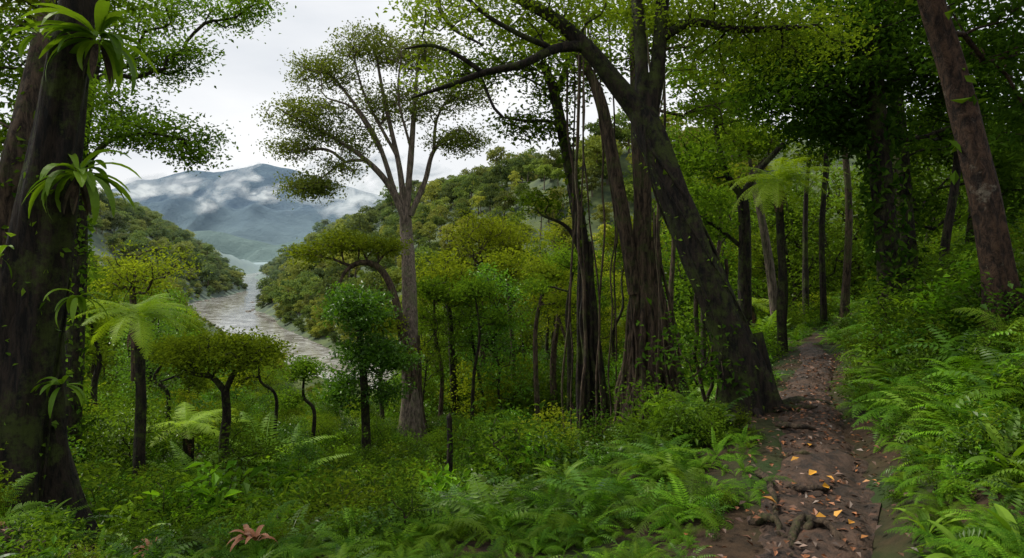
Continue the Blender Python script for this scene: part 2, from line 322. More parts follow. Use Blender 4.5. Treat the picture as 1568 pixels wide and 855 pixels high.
# ------------------------------------------------ plants: fronds, rosettes
def frond(mb,o,az,L,Wd,npin,nsub=0,el=1.0,droop=1.6,mat=0,lvb=.5,fw=.8):
    t=np.linspace(.0,1,npin+1); th=el-droop*t; ds=L/npin
    hor=np.cumsum(np.cos(th))*ds; z=np.cumsum(np.sin(th))*ds
    A=np.array([math.sin(az),math.cos(az),0]); Sd=np.array([A[1],-A[0],0])
    P=np.asarray(o)+hor[:,None]*A+z[:,None]*np.array([0,0,1]); T=nrm(np.gradient(P,axis=0)); Nn=np.cross(np.broadcast_to(Sd,T.shape),T)
    if Nn[0,2]<0: Nn=-Nn
    r=.006*L; q=np.stack([P-Sd*r,P+Sd*r],1); i=np.arange(npin)*2
    mb.add(q,np.stack([i,i+1,i+3,i+2],-1),mat,lvb*.5)
    m=slice(max(1,npin//8),None); P2=P[m];T2=T[m];N2=Nn[m];t2=t[m]
    lp=Wd*np.minimum(1,(t2*4)**.7)*np.maximum(1-t2,0.02)**.55
    for sg in (-1,1):
        D=nrm(sg*Sd+T2*.42-N2*.22+rng.normal(size=P2.shape)*.07)
        l=lp[:,None]
        if nsub==0:
            w=ds*fw*.5
            v=np.stack([P2,P2+D*l*.4+T2*w,P2+D*l-N2*l*.1,P2+D*l*.4-T2*w],1)
            mb.add(v,np.arange(len(P2)*4),mat,np.clip(lvb+rng.uniform(-.25,.25,len(P2)),0,1))
        else:
            qq=(np.arange(nsub)+.5)/nsub
            B=P2[:,None]+D[:,None]*l[:,None]*qq[None,:,None]-N2[:,None]*(l[:,None]*.12*qq[None,:,None]**2)
            sl=(ds*fw*.8*(1-qq*.8))[None,:,None]*np.ones((len(P2),1,1)); sw=l[:,None]/nsub*.5
            for s2 in (-1,1):
                E=nrm(s2*T2+D*.5)[:,None]
                v=np.stack([B,B+E*sl*.5+D[:,None]*sw,B+E*sl,B+E*sl*.5-D[:,None]*sw],2)
                mb.add(v,np.arange(v.size//3),mat,np.clip(lvb+rng.uniform(-.2,.2,v.size//12),0,1))
def fern(mb,o,n,L,Wd,npin,nsub=0,el=(.7,1.2),droop=1.5,mat=0):
    a0=rng.random()*6.3
    for i in range(n):
        frond(mb,o,a0+i/n*6.283+rng.uniform(-.3,.3),L*rng.uniform(.55,1.1),Wd*rng.uniform(.8,1.1),npin,nsub,rng.uniform(*el),droop*rng.uniform(.7,1.35),mat,rng.uniform(.1,.9))
def strap(mb,o,az,L,w,el,droop,mat,lv):
    n=7; t=np.linspace(0,1,n+1); th=el-droop*t; hor=np.cumsum(np.cos(th))*L/n; z=np.cumsum(np.sin(th))*L/n
    A=np.array([math.sin(az),math.cos(az),0]); Sd=np.array([A[1],-A[0],0])
    P=np.asarray(o)+hor[:,None]*A+z[:,None]*np.array([0,0,1]); ww=(w*np.sin(np.pi*(.08+.9*t))**.7)[:,None]
    up=np.array([0,0,1])*ww*.35
    V=np.stack([P-Sd*ww+up,P,P+Sd*ww+up],1); i=np.arange(n)*3
    f=np.concatenate([np.stack([i,i+1,i+4,i+3],-1),np.stack([i+1,i+2,i+5,i+4],-1)]); mb.add(V,f,mat,lv,False)
def rosette(mb,o,n,L,w,mat=0,el=(.2,1.2),droop=1.4):
    for i in range(n): strap(mb,o,rng.random()*6.28,L*rng.uniform(.6,1.1),w*rng.uniform(.8,1.2),rng.uniform(*el),droop*rng.uniform(.6,1.3),mat,rng.random())
# ------------------------------------------------ prototypes
def coll(name): return bpy.data.collections.new(name)
c_hill=coll('hill_tree_kinds')
for q in range(6):
    mb=MB(); n=[26,20,30,16,24,34][q]; sp_=[3.4,2.6,3.8,2.2,3.0,4.0][q]; zz=[5.2,6.5,5,8,6,5.5][q]
    lob=ell((0,0,zz),(sp_,sp_,2.6+.5*(q%3)),n,.35); lob[:,2]=np.maximum(lob[:,2],2.5)
    d=nrm(rng.normal(size=(n,50,3))); d[...,2]=np.abs(d[...,2])*1.0-.15
    C=(lob[:,None]+d*rng.uniform(.7,1.7,(n,1,1))*np.array([1,1,.75])).reshape(-1,3)
    leaves(mb,C,.62,0,np.clip(np.repeat(rng.random(n),50)*.75+rng.random(n*50)*.25,0,1),.4,.7)
    tube(mb,np.array([[0,0,-3],[0.2,0,2],[0,.2,zz+1]]),np.array([.3,.25,.1]),5,1)
    mb.obj('hill_tree_%d'%q,[lf_hill,bark_light],c_hill)
def auto_tree(H,cr,z0,ncl,nl,lsz,sig,r0,rt=.02,flat=.5,lean=.05,mat=1,shell=.4,up=.7):
    mb=MB(); n=7; zt=np.linspace(-.6,z0+(H-z0)*.35,n); P=np.c_[np.cumsum(rng.normal(size=n)*lean*H/10),np.cumsum(rng.normal(size=n)*lean*H/10),zt]
    R=np.linspace(r0,r0*.45,n); P,R=smooth_path(P,R,3); tube(mb,P,R,8,0,.2)
    top=P[-1]; h=len(P)//2
    zc=(H+z0)/2; att=ell((top[0],top[1],zc),(cr,cr,(H-z0)/2),ncl,shell)
    k=vn(att[:,0]/cr*2.2+9,att[:,2]/cr*2.2+att[:,1]/cr*2,H*3.1)>.3; att=att[k]
    grow(mb,[(P[h:],R[h:])],att,H/22,rt,0,r0*.55); clump(mb,att,nl,sig,lsz,mat,flat,.6,up); return mb
c_mid=coll('forest_tree_kinds')
auto_tree(12,2.6,6.5,70,50,.21,.38,.17,lean=.14).obj('ft_0',[bark_dark,lf_mid],c_mid)
auto_tree(12,2.2,6,70,50,.21,.38,.15,lean=.17).obj('ft_1',[bark_brown,lf_yel],c_mid)
auto_tree(12,2.8,8,75,50,.2,.4,.18,lean=.12).obj('ft_2',[bark_brown,lf_yel],c_mid)
auto_tree(12,2.6,4.0,90,50,.21,.42,.16,lean=.15).obj('ft_3',[bark_dark,lf_mid],c_mid)
auto_tree(12,2.6,1.2,100,50,.22,.45,.14,lean=.12).obj('ft_4',[bark_dark,lf_shrub],c_mid)
auto_tree(12,1.5,8.5,40,50,.2,.36,.13,lean=.22).obj('ft_5',[bark_dark,lf_mid],c_mid)
auto_tree(12,1.7,8,45,50,.2,.36,.13,lean=.22).obj('ft_6',[bark_brown,lf_yel],c_mid)
c_sap=coll('sapling_kinds')
for q,(cr,z0,ncl,lf,lsz) in enumerate(((1.5,.3,60,lf_shrub,.16),(1.3,.6,55,lf_mid,.14),(1.7,.2,60,lf_yel,.17),(1.2,.9,50,lf_mid,.13),(1.6,.1,56,lf_dark,.17))):
    auto_tree(3.2,cr,z0,ncl,34,lsz,.26,.045,.008,.6,.3).obj('sap_%d'%q,[bark_dark,lf],c_sap)
c_sh=coll('shrub_kinds')
for q in range(6):
    mb=MB(); n=[14,20,12,22,11,16][q]; H=[.7,1.0,.5,1.2,.8,.4][q]; ls=[.09,.10,.13,.085,.17,.06][q]
    att=ell((0,0,H*.55),(H*.5,H*.5,H*.45),n,.5); hs=np.array([[0,0,-.15],[0,0,H*.1],[.02,0,H*.3]])
    grow(mb,[(hs,np.array([.012,.012,.01]))],att,H/6,.004,0,.02,.2)
    clump(mb,att,[20,20,15,18,11,20][q],H*.15,ls,1,.6,.4,.9,[.5,.42,.45,.5,.4,.6][q])
    mb.obj('shrub_%d'%q,[bark_brown,[lf_shrub,lf_mid,lf_shrub,lf_dark,lf_fern,lf_fern][q]],c_sh)
mb=MB(); rosette(mb,np.zeros(3),13,.55,.05,0,(.5,1.4),1.3); mb.obj('shrub_6',[lf_shrub],c_sh)
c_fe=coll('fern_kinds')
for q,(n,L,Wd,npn,ns) in enumerate(((9,.55,.11,24,0),(8,.65,.16,18,7),(11,.45,.08,22,0),(7,.6,.17,13,0))):
    mb=MB(); fern(mb,(0,0,0),n,L,Wd,npn,ns,(.5,1.3),1.5,0); mb.obj('fern_%d'%q,[lf_fern if q!=3 else lf_shrub],c_fe)
def scatter(name,pts,rot,scl,idx,cl):
    me=bpy.data.meshes.new(name); me.vertices.add(len(pts)); me.vertices.foreach_set('co',np.asarray(pts,np.float32).ravel())
    a=me.attributes.new('rot','FLOAT_VECTOR','POINT'); a.data.foreach_set('vector',np.asarray(rot,np.float32).ravel())
    a=me.attributes.new('scl','FLOAT_VECTOR','POINT'); a.data.foreach_set('vector',np.asarray(scl,np.float32).ravel())
    a=me.attributes.new('idx','INT','POINT'); a.data.foreach_set('value',np.asarray(idx,np.int32))
    o=bpy.data.objects.new(name,me); scene.collection.objects.link(o)
    g=bpy.data.node_groups.new(name,'GeometryNodeTree'); g.interface.new_socket('Geometry',in_out='INPUT',socket_type='NodeSocketGeometry'); g.interface.new_socket('Geometry',in_out='OUTPUT',socket_type='NodeSocketGeometry')
    N=g.nodes;L=g.links; gi=N.new('NodeGroupInput'); go=N.new('NodeGroupOutput'); ip=N.new('GeometryNodeInstanceOnPoints'); ci=N.new('GeometryNodeCollectionInfo')
    ci.inputs['Collection'].default_value=cl; ci.inputs['Separate Children'].default_value=True; ci.inputs['Reset Children'].default_value=True
    def na_(nm,t):
        x=N.new('GeometryNodeInputNamedAttribute'); x.data_type=t; x.inputs['Name'].default_value=nm; return x.outputs['Attribute']
    e=N.new('FunctionNodeEulerToRotation'); L.new(na_('rot','FLOAT_VECTOR'),e.inputs[0])
    L.new(gi.outputs[0],ip.inputs['Points']); L.new(ci.outputs[0],ip.inputs['Instance']); ip.inputs['Pick Instance'].default_value=True
    L.new(na_('idx','INT'),ip.inputs['Instance Index']); L.new(e.outputs[0],ip.inputs['Rotation']); L.new(na_('scl','FLOAT_VECTOR'),ip.inputs['Scale']); L.new(ip.outputs[0],go.inputs[0])
    md=o.modifiers.new('scatter','NODES'); md.node_group=g; return o
def scat(name,x,y,s,idx,cl,dz=0.,tilt=.1,aniso=None):
    n=len(x); z=ground(x,y)+dz; rot=np.c_[rng.normal(size=n)*tilt,rng.normal(size=n)*tilt,rng.random(n)*6.283]
    sc=np.c_[s,s,s*(1 if aniso is None else aniso)]
    return scatter(name,np.c_[x,y,z],rot,sc,idx,cl)
LU=[0,150,230,270,310,380,420,450,520,600,640,700,850,1000,1150,1300,1600]
LV=[330,390,400,440,510,512,540,580,592,600,430,350,330,270,200,80,40]
def toplimit(x,y):
    u=784+F*x/y; return CZ+(380-np.interp(u,LU,LV))/F*y
# hill forest
sp=7.2; X,Y=np.meshgrid(np.arange(-480,420,sp),np.arange(108,640,sp)); X=(X+rng.uniform(-.45,.45,X.shape)*sp).ravel();Y=(Y+rng.uniform(-.45,.45,Y.shape)*sp).ravel()
X2=rng.uniform(-220,60,5200);Y2=rng.uniform(110,480,5200); dr2,_s=rivdist(X2,Y2); k2=(dr2>rw(Y2)+2.2)&(dr2<rw(Y2)+16)
nb=len(X); X=np.r_[X,X2[k2]];Y=np.r_[Y,Y2[k2]]; small=np.arange(len(X))>=nb
dr,sd=rivdist(X,Y); k=(X>-.9*Y)&(X<.36*Y)&(small|(dr>rw(Y)+5)); X,Y,dr,sd,small=X[k],Y[k],dr[k],sd[k],small[k]
s=rng.uniform(.6,1.05,len(X))*np.where(rng.random(len(X))<.22,1.6,1.); s=np.where(small,rng.uniform(.3,.6,len(X)),s); g0=ground(X,Y); lim=(toplimit(X,Y)-g0)/9.5
blk=(sd>0)&(Y<330); s=np.where(blk&~small,np.minimum(s,lim),s); s=np.where(blk&small,np.minimum(s,np.maximum(lim,.2)),s); k=(s>.3)|(small&(s>.19))
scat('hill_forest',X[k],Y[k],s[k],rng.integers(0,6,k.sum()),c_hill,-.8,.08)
# forest trees on the near slope
nT=440; d=26+74*rng.random(nT)**1.1; b=rng.uniform(-.85,.95,nT); X=b*d;Y=d
u=784+F*b; g0=ground(X,Y); s=rng.uniform(.6,1.2,nT); lim=(toplimit(X,Y)-g0+rng.uniform(-2.5,0,nT))/12.2; s=np.minimum(s,lim)
dr,sd=rivdist(X,Y); k=(s>.16)&(dr>rw(Y)+2)&~((u>620)&(u<1080)&(rng.random(nT)<.3))
idx=rng.choice([0,1,3,4,3,4],nT); cen=(u>620)&(u<1080); idx=np.where(cen,rng.choice([0,1,2,5,6,3,4,4,3],nT),idx); idx=np.where(u>1080,rng.choice([0,3,4,3,5],nT),idx)
scat('forest_trees',X[k],Y[k],s[k],idx[k],c_mid,-.1,.05)
# lower storey: bushy saplings
nT=1150; d=11+44*rng.random(nT)**.9; b=rng.uniform(-.85,.9,nT); X=b*d;Y=d; u=784+F*b; s=rng.uniform(.35,1.05,nT)*np.where(d>24,1.35,1); ps=np.abs(pathx(Y)-X)
lim=(CZ+(380-np.interp(u,[0,260,420,560,640,1000,1060,1130,1600],[560,600,620,640,630,630,570,470,330]))/F*d-ground(X,Y))/3.3
lim2=(CZ+(380-np.interp(u,[0,260,420,560,640,1000,1060,1600],[560,590,600,615,545,540,460,330]))/F*d-ground(X,Y))/3.3
s=np.minimum(s,np.where(d>28,lim2,lim)*rng.uniform(.7,1.1,nT))
k=(ps>1.3)&(s>.22)&~((d<19)&(b>-.5)&(b<.42)&(rng.random(nT)<.85)); 
scat('understory_saplings',X[k],Y[k],s[k],rng.choice(5,nT,p=[.33,.25,.12,.15,.15])[k],c_sap,-.05,.1)
def tb(x,y):   # keep root flares of the big trees clear
    return (np.hypot(x-2.62,y-6.8)<.62)|(np.hypot(x-3.0,y-6.7)<.35)|(np.hypot(x-2.4,y-11.9)<1.0)|(np.hypot((x-2.2),(y-10.4)*.7)<.75)
# shrubs
nS=6200; d=3.6+34*rng.random(nS)**1.3; b=rng.uniform(-.9,.9,nS); X=b*d;Y=d; ps=pathx(Y)+pw(Y)*(Y<10)-X
k=((np.abs(ps)>np.interp(d,[3,7,9.6,10.4],[.46,.38,.38,0])+.25*rng.random(nS)))&~((d<4.4)&(b<.3)&(b>-.5))&~((b<-.5)&(d<5.4)&(rng.random(nS)<.75))&~tb(X,Y); dens=vn(X*.6,Y*.6,4)>.3; k&=dens|(d>14)
s=rng.uniform(.28,.75,nS)*np.where(d<6,.55,1)*np.where(d>16,1.25,1.)*np.where((rng.random(nS)<.05)&(d<14),1.45,1); s=np.where(np.abs(ps)<.8,s*.6,s)
s=np.where((d>7)&(d<12)&(b>.1)&(b<.26),s*.6,s)
scat('understory_shrubs',X[k],Y[k],s[k],rng.choice(7,nS,p=[.22,.16,.18,.10,.12,.10,.12])[k],c_sh,0,.15)
# ferns
nS=6600; d=2.5+20*rng.random(nS)**1.35; b=rng.uniform(-.9,.9,nS); X=b*d;Y=d; ps=pathx(Y)+pw(Y)*(Y<10)-X
k=((np.abs(ps)>np.interp(d,[3,7,9.6,10.4],[.48,.38,.38,0])+.2*rng.random(nS)))&((b>.5)|((d<5.2)&(b>-.45))|(vn(X*.7+7,Y*.7,8)>.46))&~((b<-.5)&(d<5)&(rng.random(nS)<.7))&~tb(X,Y)
s=rng.uniform(.25,1.0,nS)*np.where(ps<0,1.0,.82)*np.where(d<4.2,.55,1); s=np.where(np.abs(ps)<.75,s*.65,s)
scat('ferns',X[k],Y[k],s[k],rng.choice(4,nS,p=[.3,.3,.25,.15])[k],c_fe,0,.2)
# ------------------------------------------------ named trees
def gz1(p,dz=-.15): 
    p=np.array(p,float); p[2]=float(ground(np.array([p[0]]),np.array([p[1]]))[0])+dz; return p
def trunkpts(L,base=True):
    P=np.array([W(u,v,d) for u,v,d,r in L]); R=np.array([q[3] for q in L])
    if base: P[0]=gz1(P[0])
    return smooth_path(P,R,8)
def tree(name,trunk,limbs,crowns,nl,sig,lsz,mats,rt=.01,rmax=.1,step=.35,rough=.25,flare=.6,sides=20,flat=.5,up=.7,asp=.5,extra=None,hostfrac=.45,lvr=.5,zpen=.8):
    mb=MB(); P,R=trunkpts(trunk); tube(mb,P,R,sides,0,rough,flare); hosts=[(P[int(len(P)*hostfrac):],R[int(len(P)*hostfrac):])]
    for l in limbs:
        p,r=trunkpts(l,False); tube(mb,p,r,12,0,.25); hosts.append((p,r))
    att=np.concatenate([ell(W(u,v,d),(rx,ry,rz),n,.5) for u,v,d,rx,ry,rz,n in crowns]) if crowns else np.zeros((0,3))
    if len(att): grow(mb,hosts,att,step,rt,0,rmax,zpen); clump(mb,att,nl,sig,lsz,1,flat,lvr,up,asp)
    if extra: extra(mb,P,R)
    return mb.obj(name,mats)
def climbers(n,size,z0=0.,z1=1.,off=.04,mat=2):
    def f(mb,P,R):
        i=(rng.uniform(z0,z1,n)*(len(P)-1)).astype(int); t=rng.random(n)[:,None]; i2=np.minimum(i+1,len(P)-1)
        a=rng.random(n)*6.283; C=P[i]*(1-t)+P[i2]*t+((R[i]+off*rng.random(n))[:,None])*np.c_[np.cos(a),np.sin(a),0*a]
        leaves(mb,C,size,min(mat,2),rng.random(n),.1,.55,.9)
    return f
def vinewrap(n,r=.012,leafy=14):
    def f(mb,P,R):
        for q in range(n):
            i0=0; i1=int(len(P)*rng.uniform(.6,.95)); t=np.arange(i0,i1); a=rng.random()*6.28+t*rng.uniform(-.12,.12)
            Q=P[t]+(R[t]*rng.uniform(1.0,1.12)+r)[:,None]*np.c_[np.cos(a),np.sin(a),0*a]
            tube(mb,Q,np.full(len(t),r*rng.uniform(.6,1.3)),6,0,.3)
            k=rng.integers(0,len(t),leafy); leaves(mb,Q[k]+rng.normal(size=(leafy,3))*.03,.08,2,rng.random(leafy),.2,.6,.8)
    return f
def ep(mb,P,R):
    for u,v,L,n,w in ((150,62,.5,34,.044),(120,268,.45,30,.038),(118,455,.26,12,.026),(95,592,.26,11,.026),(60,55,.3,10,.03),(-2,395,.3,9,.026)):
        o=W(u,v,5.3); rosette(mb,o,n,L,w,2,(-.3,1.2),1.5)
        if n>20:
            for q in range(4): strap(mb,o,rng.random()*6.28,.3,.03,-1.,.5,3,.5)
tree('rainforest_tree',[(18,800,5.5,.34),(28,650,5.5,.25),(60,400,5.5,.21),(90,200,5.5,.17),(115,30,5.5,.14),(136,-120,5.5,.12),(160,-300,5.5,.08)],
 [[(135,-90,5.5,.08),(220,-170,5.9,.05),(320,-200,6.3,.03)]],
 [(150,-190,6,2,1.6,.6,50),(330,-150,6.6,1.0,1.0,.45,30),(10,-40,6.5,.6,.6,.4,20)],60,.16,.085,[bark_dark,lf_mid,lf_nest,bark_brown],step=.2,rt=.006,rmax=.05,rough=.35,sides=44,extra=lambda mb,P,R:(ep(mb,P,R),climbers(240,.06,0,.45,.03)(mb,P,R),vinewrap(4)(mb,P,R)))
tree('rainforest_tree',[(-8,560,8,.16),(2,380,8,.14),(22,250,8,.13),(55,110,8.3,.11),(85,-60,8.6,.08)],[],[(10,40,9,1.0,1,.9,40),(60,130,9,.6,.6,.4,12),(-10,180,8.5,.5,.5,.8,16),(150,0,9.5,1.2,1,.5,22)],70,.2,.09,[bark_brown,lf_mid,lf_mid],step=.25,rt=.006,rmax=.05,extra=climbers(150,.1,0,.8))
tree('rainforest_tree',[(105,660,13,.2),(114,560,13,.17),(120,400,13,.15),(122,280,13,.13),(128,200,13,.1),(150,90,13.2,.07)],
 [[(124,260,13,.06),(170,215,12.8,.045),(230,205,12.6,.03),(285,215,12.6,.02)]],
 [(225,205,12.8,1.25,1.0,.28,38),(290,235,12.8,.45,.5,.2,14),(160,165,13,1.1,1,.45,30),(215,95,13.5,1.1,1,.5,30),(290,85,13.5,.6,.7,.35,18),(60,210,13,1,1,.8,26),(330,20,14,.8,.7,.3,18),(390,5,14,.45,.5,.15,8),(170,30,14,1.3,1,.5,30),(250,20,14,.8,.7,.4,16)],70,.23,.09,[bark_dark,lf_mid,lf_mid],step=.3,rt=.008,rmax=.06,extra=climbers(900,.14,0,.75,.12))
tree('small_yellow_tree',[(205,700,22,.15),(206,560,22,.12),(204,465,22,.1),(202,440,22,.08)],[],[(225,415,22,1.55,1.4,1.0,75),(180,430,22,.8,.8,.6,20)],26,.22,.12,[bark_brown,lf_yel],step=.35,rt=.014,rmax=.07)
tree('small_round_tree',[(345,750,14,.12),(343,680,14,.1),(347,640,14,.09),(345,598,14,.085)],[[(345,600,14,.07),(325,578,14,.055),(295,572,13.9,.04),(272,555,13.9,.03)],[(345,600,14,.06),(360,570,14,.05),(385,550,14.2,.03)]],
 [(335,540,14,1.15,1.0,.42,80),(275,545,14,.4,.5,.22,16),(405,535,14.3,.4,.5,.3,14)],60,.17,.085,[bark_dark,lf_mid],step=.25,rt=.008,rmax=.05,hostfrac=.8)
tree('broadleaf_tree',[(562,728,17,.13),(558,600,17,.1),(550,500,17,.075),(548,460,17,.05)],[],[(545,475,17,.85,.8,.6,60),(560,545,17,.9,.8,.5,45),(600,545,16.8,.5,.5,.4,20),(525,600,17,.5,.6,.5,24),(590,600,17,.5,.5,.3,12)],64,.2,.11,[bark_dark,lf_shrub],step=.25,rt=.007,rmax=.05)
def butt(mb,P,R):
    for a in np.linspace(0,6.28,19)[:-1]:
        r=rng.uniform(.5,1.05); h=rng.uniform(1.6,4.2); b=P[0]+np.array([math.cos(a)*r,math.sin(a)*r,0]); b=gz1(b,-.1)
        Q,r_=smooth_path([b,b*.4+P[0]*.6+np.array([0,0,h*.35]),P[0]+np.array([math.cos(a)*.25,math.sin(a)*.25,h])],[.08,.1,.05],6); tube(mb,Q,r_,7,2,.35)
tree('emergent_tree',[(632,685,24,.5),(630,620,24,.34),(628,520,24.3,.28),(627,430,25,.26),(622,360,26,.24),(620,330,26,.21)],
 [[(620,335,26,.17),(600,290,26,.13),(560,245,25.8,.1),(500,205,25.5,.06),(450,180,25.2,.04),(425,165,25,.025)],
  [(560,245,25.8,.07),(525,250,25.5,.05),(490,275,25.2,.03)],
  [(605,295,26,.11),(575,210,26.3,.085),(520,130,26.6,.05),(480,95,26.6,.03)],
  [(585,235,26.2,.07),(545,170,25.6,.05),(500,150,25.3,.03)],
  [(620,335,26,.14),(612,260,26.2,.11),(590,160,26.6,.075),(575,80,27,.04)],
  [(608,240,26.2,.07),(560,150,26.6,.045),(540,80,26.8,.025)],
  [(622,335,26,.14),(628,250,26,.12),(635,160,26,.08),(640,90,26,.04)],
  [(630,230,26,.06),(610,150,25.6,.04),(615,80,25.4,.025)],
  [(628,330,26,.13),(650,280,26,.1),(665,230,26,.075),(700,200,25.8,.05),(735,215,25.6,.03)],
  [(664,232,26,.07),(670,180,26.4,.05),(700,130,26.6,.03)]],
 [(470,180,25.5,1.6,1.5,.9,150),(475,285,25.3,1.1,1.0,.45,110),(495,110,26.5,1.5,1.4,.8,130),(570,75,27,1.7,1.5,.8,150),(650,85,26.5,1.7,1.5,.8,140),(710,145,26.3,1.2,1.1,.8,90),(705,215,25.7,1.3,1.1,.5,90),(590,160,27,2.1,1.6,.9,130),(530,215,26,1.7,1.4,.7,80),(520,255,25,.9,.8,.4,30),(450,225,25.5,.9,.8,.5,55),(650,160,26,1.3,1.2,.8,60)],
 26,.25,.12,[bark_light,lf_open,bark_brown],step=.4,rt=.0095,rmax=.09,sides=24,flat=.6,extra=butt,hostfrac=.9,flare=.6,up=.4)
tree('arching_tree',[(640,690,24,.24),(622,560,24,.17),(608,470,24,.14),(585,415,24,.12),(555,402,23.8,.1),(530,415,23.6,.07),(518,440,23.5,.04)],[],[(530,372,24,1.6,1.4,.4,60),(480,390,24,.8,.9,.35,25),(590,380,24.3,.9,.9,.35,25)],36,.24,.13,[bark_brown,lf_yel],step=.35,rt=.01,rmax=.06,hostfrac=.5)
tree('slender_tree',[(700,668,29,.18),(693,560,29,.14),(688,480,29,.11),(678,440,29,.07)],[],[(680,420,29,1.3,1.2,1.0,70),(710,455,29,.9,.8,.5,30)],32,.26,.15,[bark_dark,lf_yel],step=.35,rt=.012,rmax=.06)
tree('yellow_green_tree',[(742,645,33,.17),(738,540,33,.14),(735,440,33,.11),(728,400,33,.07)],[],[(745,365,33,1.9,1.7,1.4,110),(700,395,33,.9,.9,.8,30),(790,380,33,.9,.9,.8,30)],28,.28,.16,[bark_brown,lf_yel],step=.4,rt=.014,rmax=.07)
tree('yellow_green_tree',[(758,640,38,.17),(757,520,38,.13),(762,420,38,.09)],[],[(775,360,38,1.6,1.5,1.0,60)],32,.3,.18,[bark_brown,lf_yel],step=.4,rt=.014,rmax=.07)
for (u,v0,v1,d,r,lf,cw) in ((852,640,440,28,.16,lf_mid,1.2),(826,640,440,24,.11,lf_yel,.7),(672,645,470,27,.1,lf_mid,.8),(722,650,470,26,.08,lf_mid,.7),(785,640,430,30,.12,lf_yel,1.1),(590,640,520,24,.09,lf_yel,.6),(870,640,420,22,.09,lf_mid,.8),(1035,600,300,20,.1,lf_mid,.8),(1078,600,330,17,.08,lf_mid,.7),(1235,500,220,18,.09,lf_mid,.8),(1262,480,180,14,.07,lf_dark,.6),(1292,470,120,16,.1,lf_mid,.9),(1458,560,150,9.5,.075,lf_dark,.6),(1490,540,190,12,.09,lf_dark,.7),(1105,560,300,22,.1,lf_yel,1.0),(250,640,560,19,.07,lf_mid,.6),(150,650,520,17,.09,lf_mid,.8),(475,660,590,20,.07,lf_mid,.55),(410,650,560,17,.05,lf_yel,.6)):
    k=rng.uniform(-14,14,4)
    tree('slender_tree',[(u,v0,d,r),(u+k[0],v0*.6+v1*.4,d,r*.8),(u+k[1],v0*.25+v1*.75,d,r*.65),(u+k[2],v1-20,d,r*.4)],[],[(u+k[2],v1-25,d,cw,cw,cw*.6,34),(u+k[3]*4,v1+20,d,cw*.7,cw*.7,cw*.4,14)],40,.011*d*.9,.0062*d if d<20 else .0055*d,[bark_dark if r<.1 else bark_brown,lf],step=.3,rt=.0005*d,rmax=.05)
# strangler figs
def aerial(base,top,n,spread,r=.03,wav=.08,fuse=.1):
    def f(mb,P,R):
        B=W(*base); Tp=W(*top)
        for i in range(n):
            a=rng.random()*6.283; rr=spread*rng.uniform(.35,1.1); b=gz1(B+np.array([math.cos(a)*rr,math.sin(a)*rr*.7,0]),-.1)
            c=Tp+np.array([math.cos(a)*fuse*rng.uniform(.6,1.4),math.sin(a)*fuse,rng.uniform(-.5,.4)])
            k=8; t=np.linspace(0,1,k)[:,None]; e=t**rng.uniform(.55,1.)
            Q=b*(1-e)+c*e; Q[:,2]=(b*(1-t)+c*t)[:,2]; Q[:,:2]+=rng.normal(size=(k,2))*wav*.35*(1-t*.6)
            q,r_=smooth_path(Q,np.linspace(1.25,.8,k)*r*rng.uniform(.5,1.7),4); tube(mb,q,r_,7,0,.3)
    return f
tree('strangler_fig',[(985,668,12,.3),(985,560,12,.24),(980,440,12,.18),(984,330,12,.16),(980,230,12,.145),(975,120,12.2,.12),(970,-60,12.4,.09)],
 [[(972,450,11.9,.12),(955,340,11.9,.125),(935,230,12,.115),(918,150,12,.1),(890,90,12,.08),(860,50,12,.05)]],
 [(900,80,12,1.2,1.2,.5,30),(1060,60,12.5,1.2,1.2,.6,34),(980,20,12.5,1.6,1.2,.4,34),(1080,170,12.5,.8,.8,.6,18)],55,.24,.1,[bark_brown,lf_mid,lf_mid],step=.3,rt=.008,rmax=.05,extra=lambda mb,P,R:(aerial((993,665,12),(985,400,12),80,.85,.042,.12,.13)(mb,P,R),aerial((1012,665,11.9),(1003,330,12),9,.5,.022,.12,.05)(mb,P,R)),hostfrac=.75)
tree('strangler_fig',[(915,660,13,.2),(908,560,13,.15),(898,420,13,.13),(882,310,13,.13),(865,220,13,.11),(848,140,13,.09),(830,95,13,.07)],
 [[(868,230,13,.05),(850,190,12.8,.04),(800,185,12.6,.03),(770,180,12.5,.02)],[(895,400,13,.05),(870,350,12.9,.04),(830,330,12.7,.02)],[(850,150,13,.06),(880,60,13.2,.04)]],
 [(820,190,12.8,.9,.8,.3,22),(800,80,13,1.2,1,.5,40),(870,130,13.2,.8,.8,.4,22),(730,110,12.8,.8,.7,.3,20),(830,310,12.8,.5,.5,.25,10)],45,.22,.1,[bark_dark,lf_mid,lf_mid],step=.3,rt=.008,rmax=.05,extra=lambda mb,P,R:(aerial((915,655,12.9),(895,400,13),28,.46,.035,.1)(mb,P,R),climbers(260,.13,.3,.9,.1)(mb,P,R)),hostfrac=.6)
# hanging vines
mb=MB()
for u,d in ((888,11),(905,11.5),(921,11.2),(876,12.6),(1022,11.4),(950,12.8),(1034,10.6),(1012,10.9),(897,12),(928,11.6),(865,12.2),(1088,7.5),(1095,7.4),(1101,7.6),(1107,7.3),(1112,7.35)):
    k=14; top=W(u-10+rng.uniform(-14,14),(60 if d>9 else 440)-rng.uniform(0,60),d if d>9 else 7.05); b=gz1(W(u+rng.uniform(-8,8),620,d)); t=np.linspace(0,1,k)[:,None]
    Q=b*(1-t)+top*t; Q[:,:2]+=np.cumsum(rng.normal(size=(k,2)),0)*(.045 if d>9 else .02)*np.sin(np.pi*t)**.5; q,r_=smooth_path(Q,np.full(k,rng.uniform(.011,.026)),3); tube(mb,q,r_,6,0,.2)
mb.obj('hanging_vines',[bark_brown])
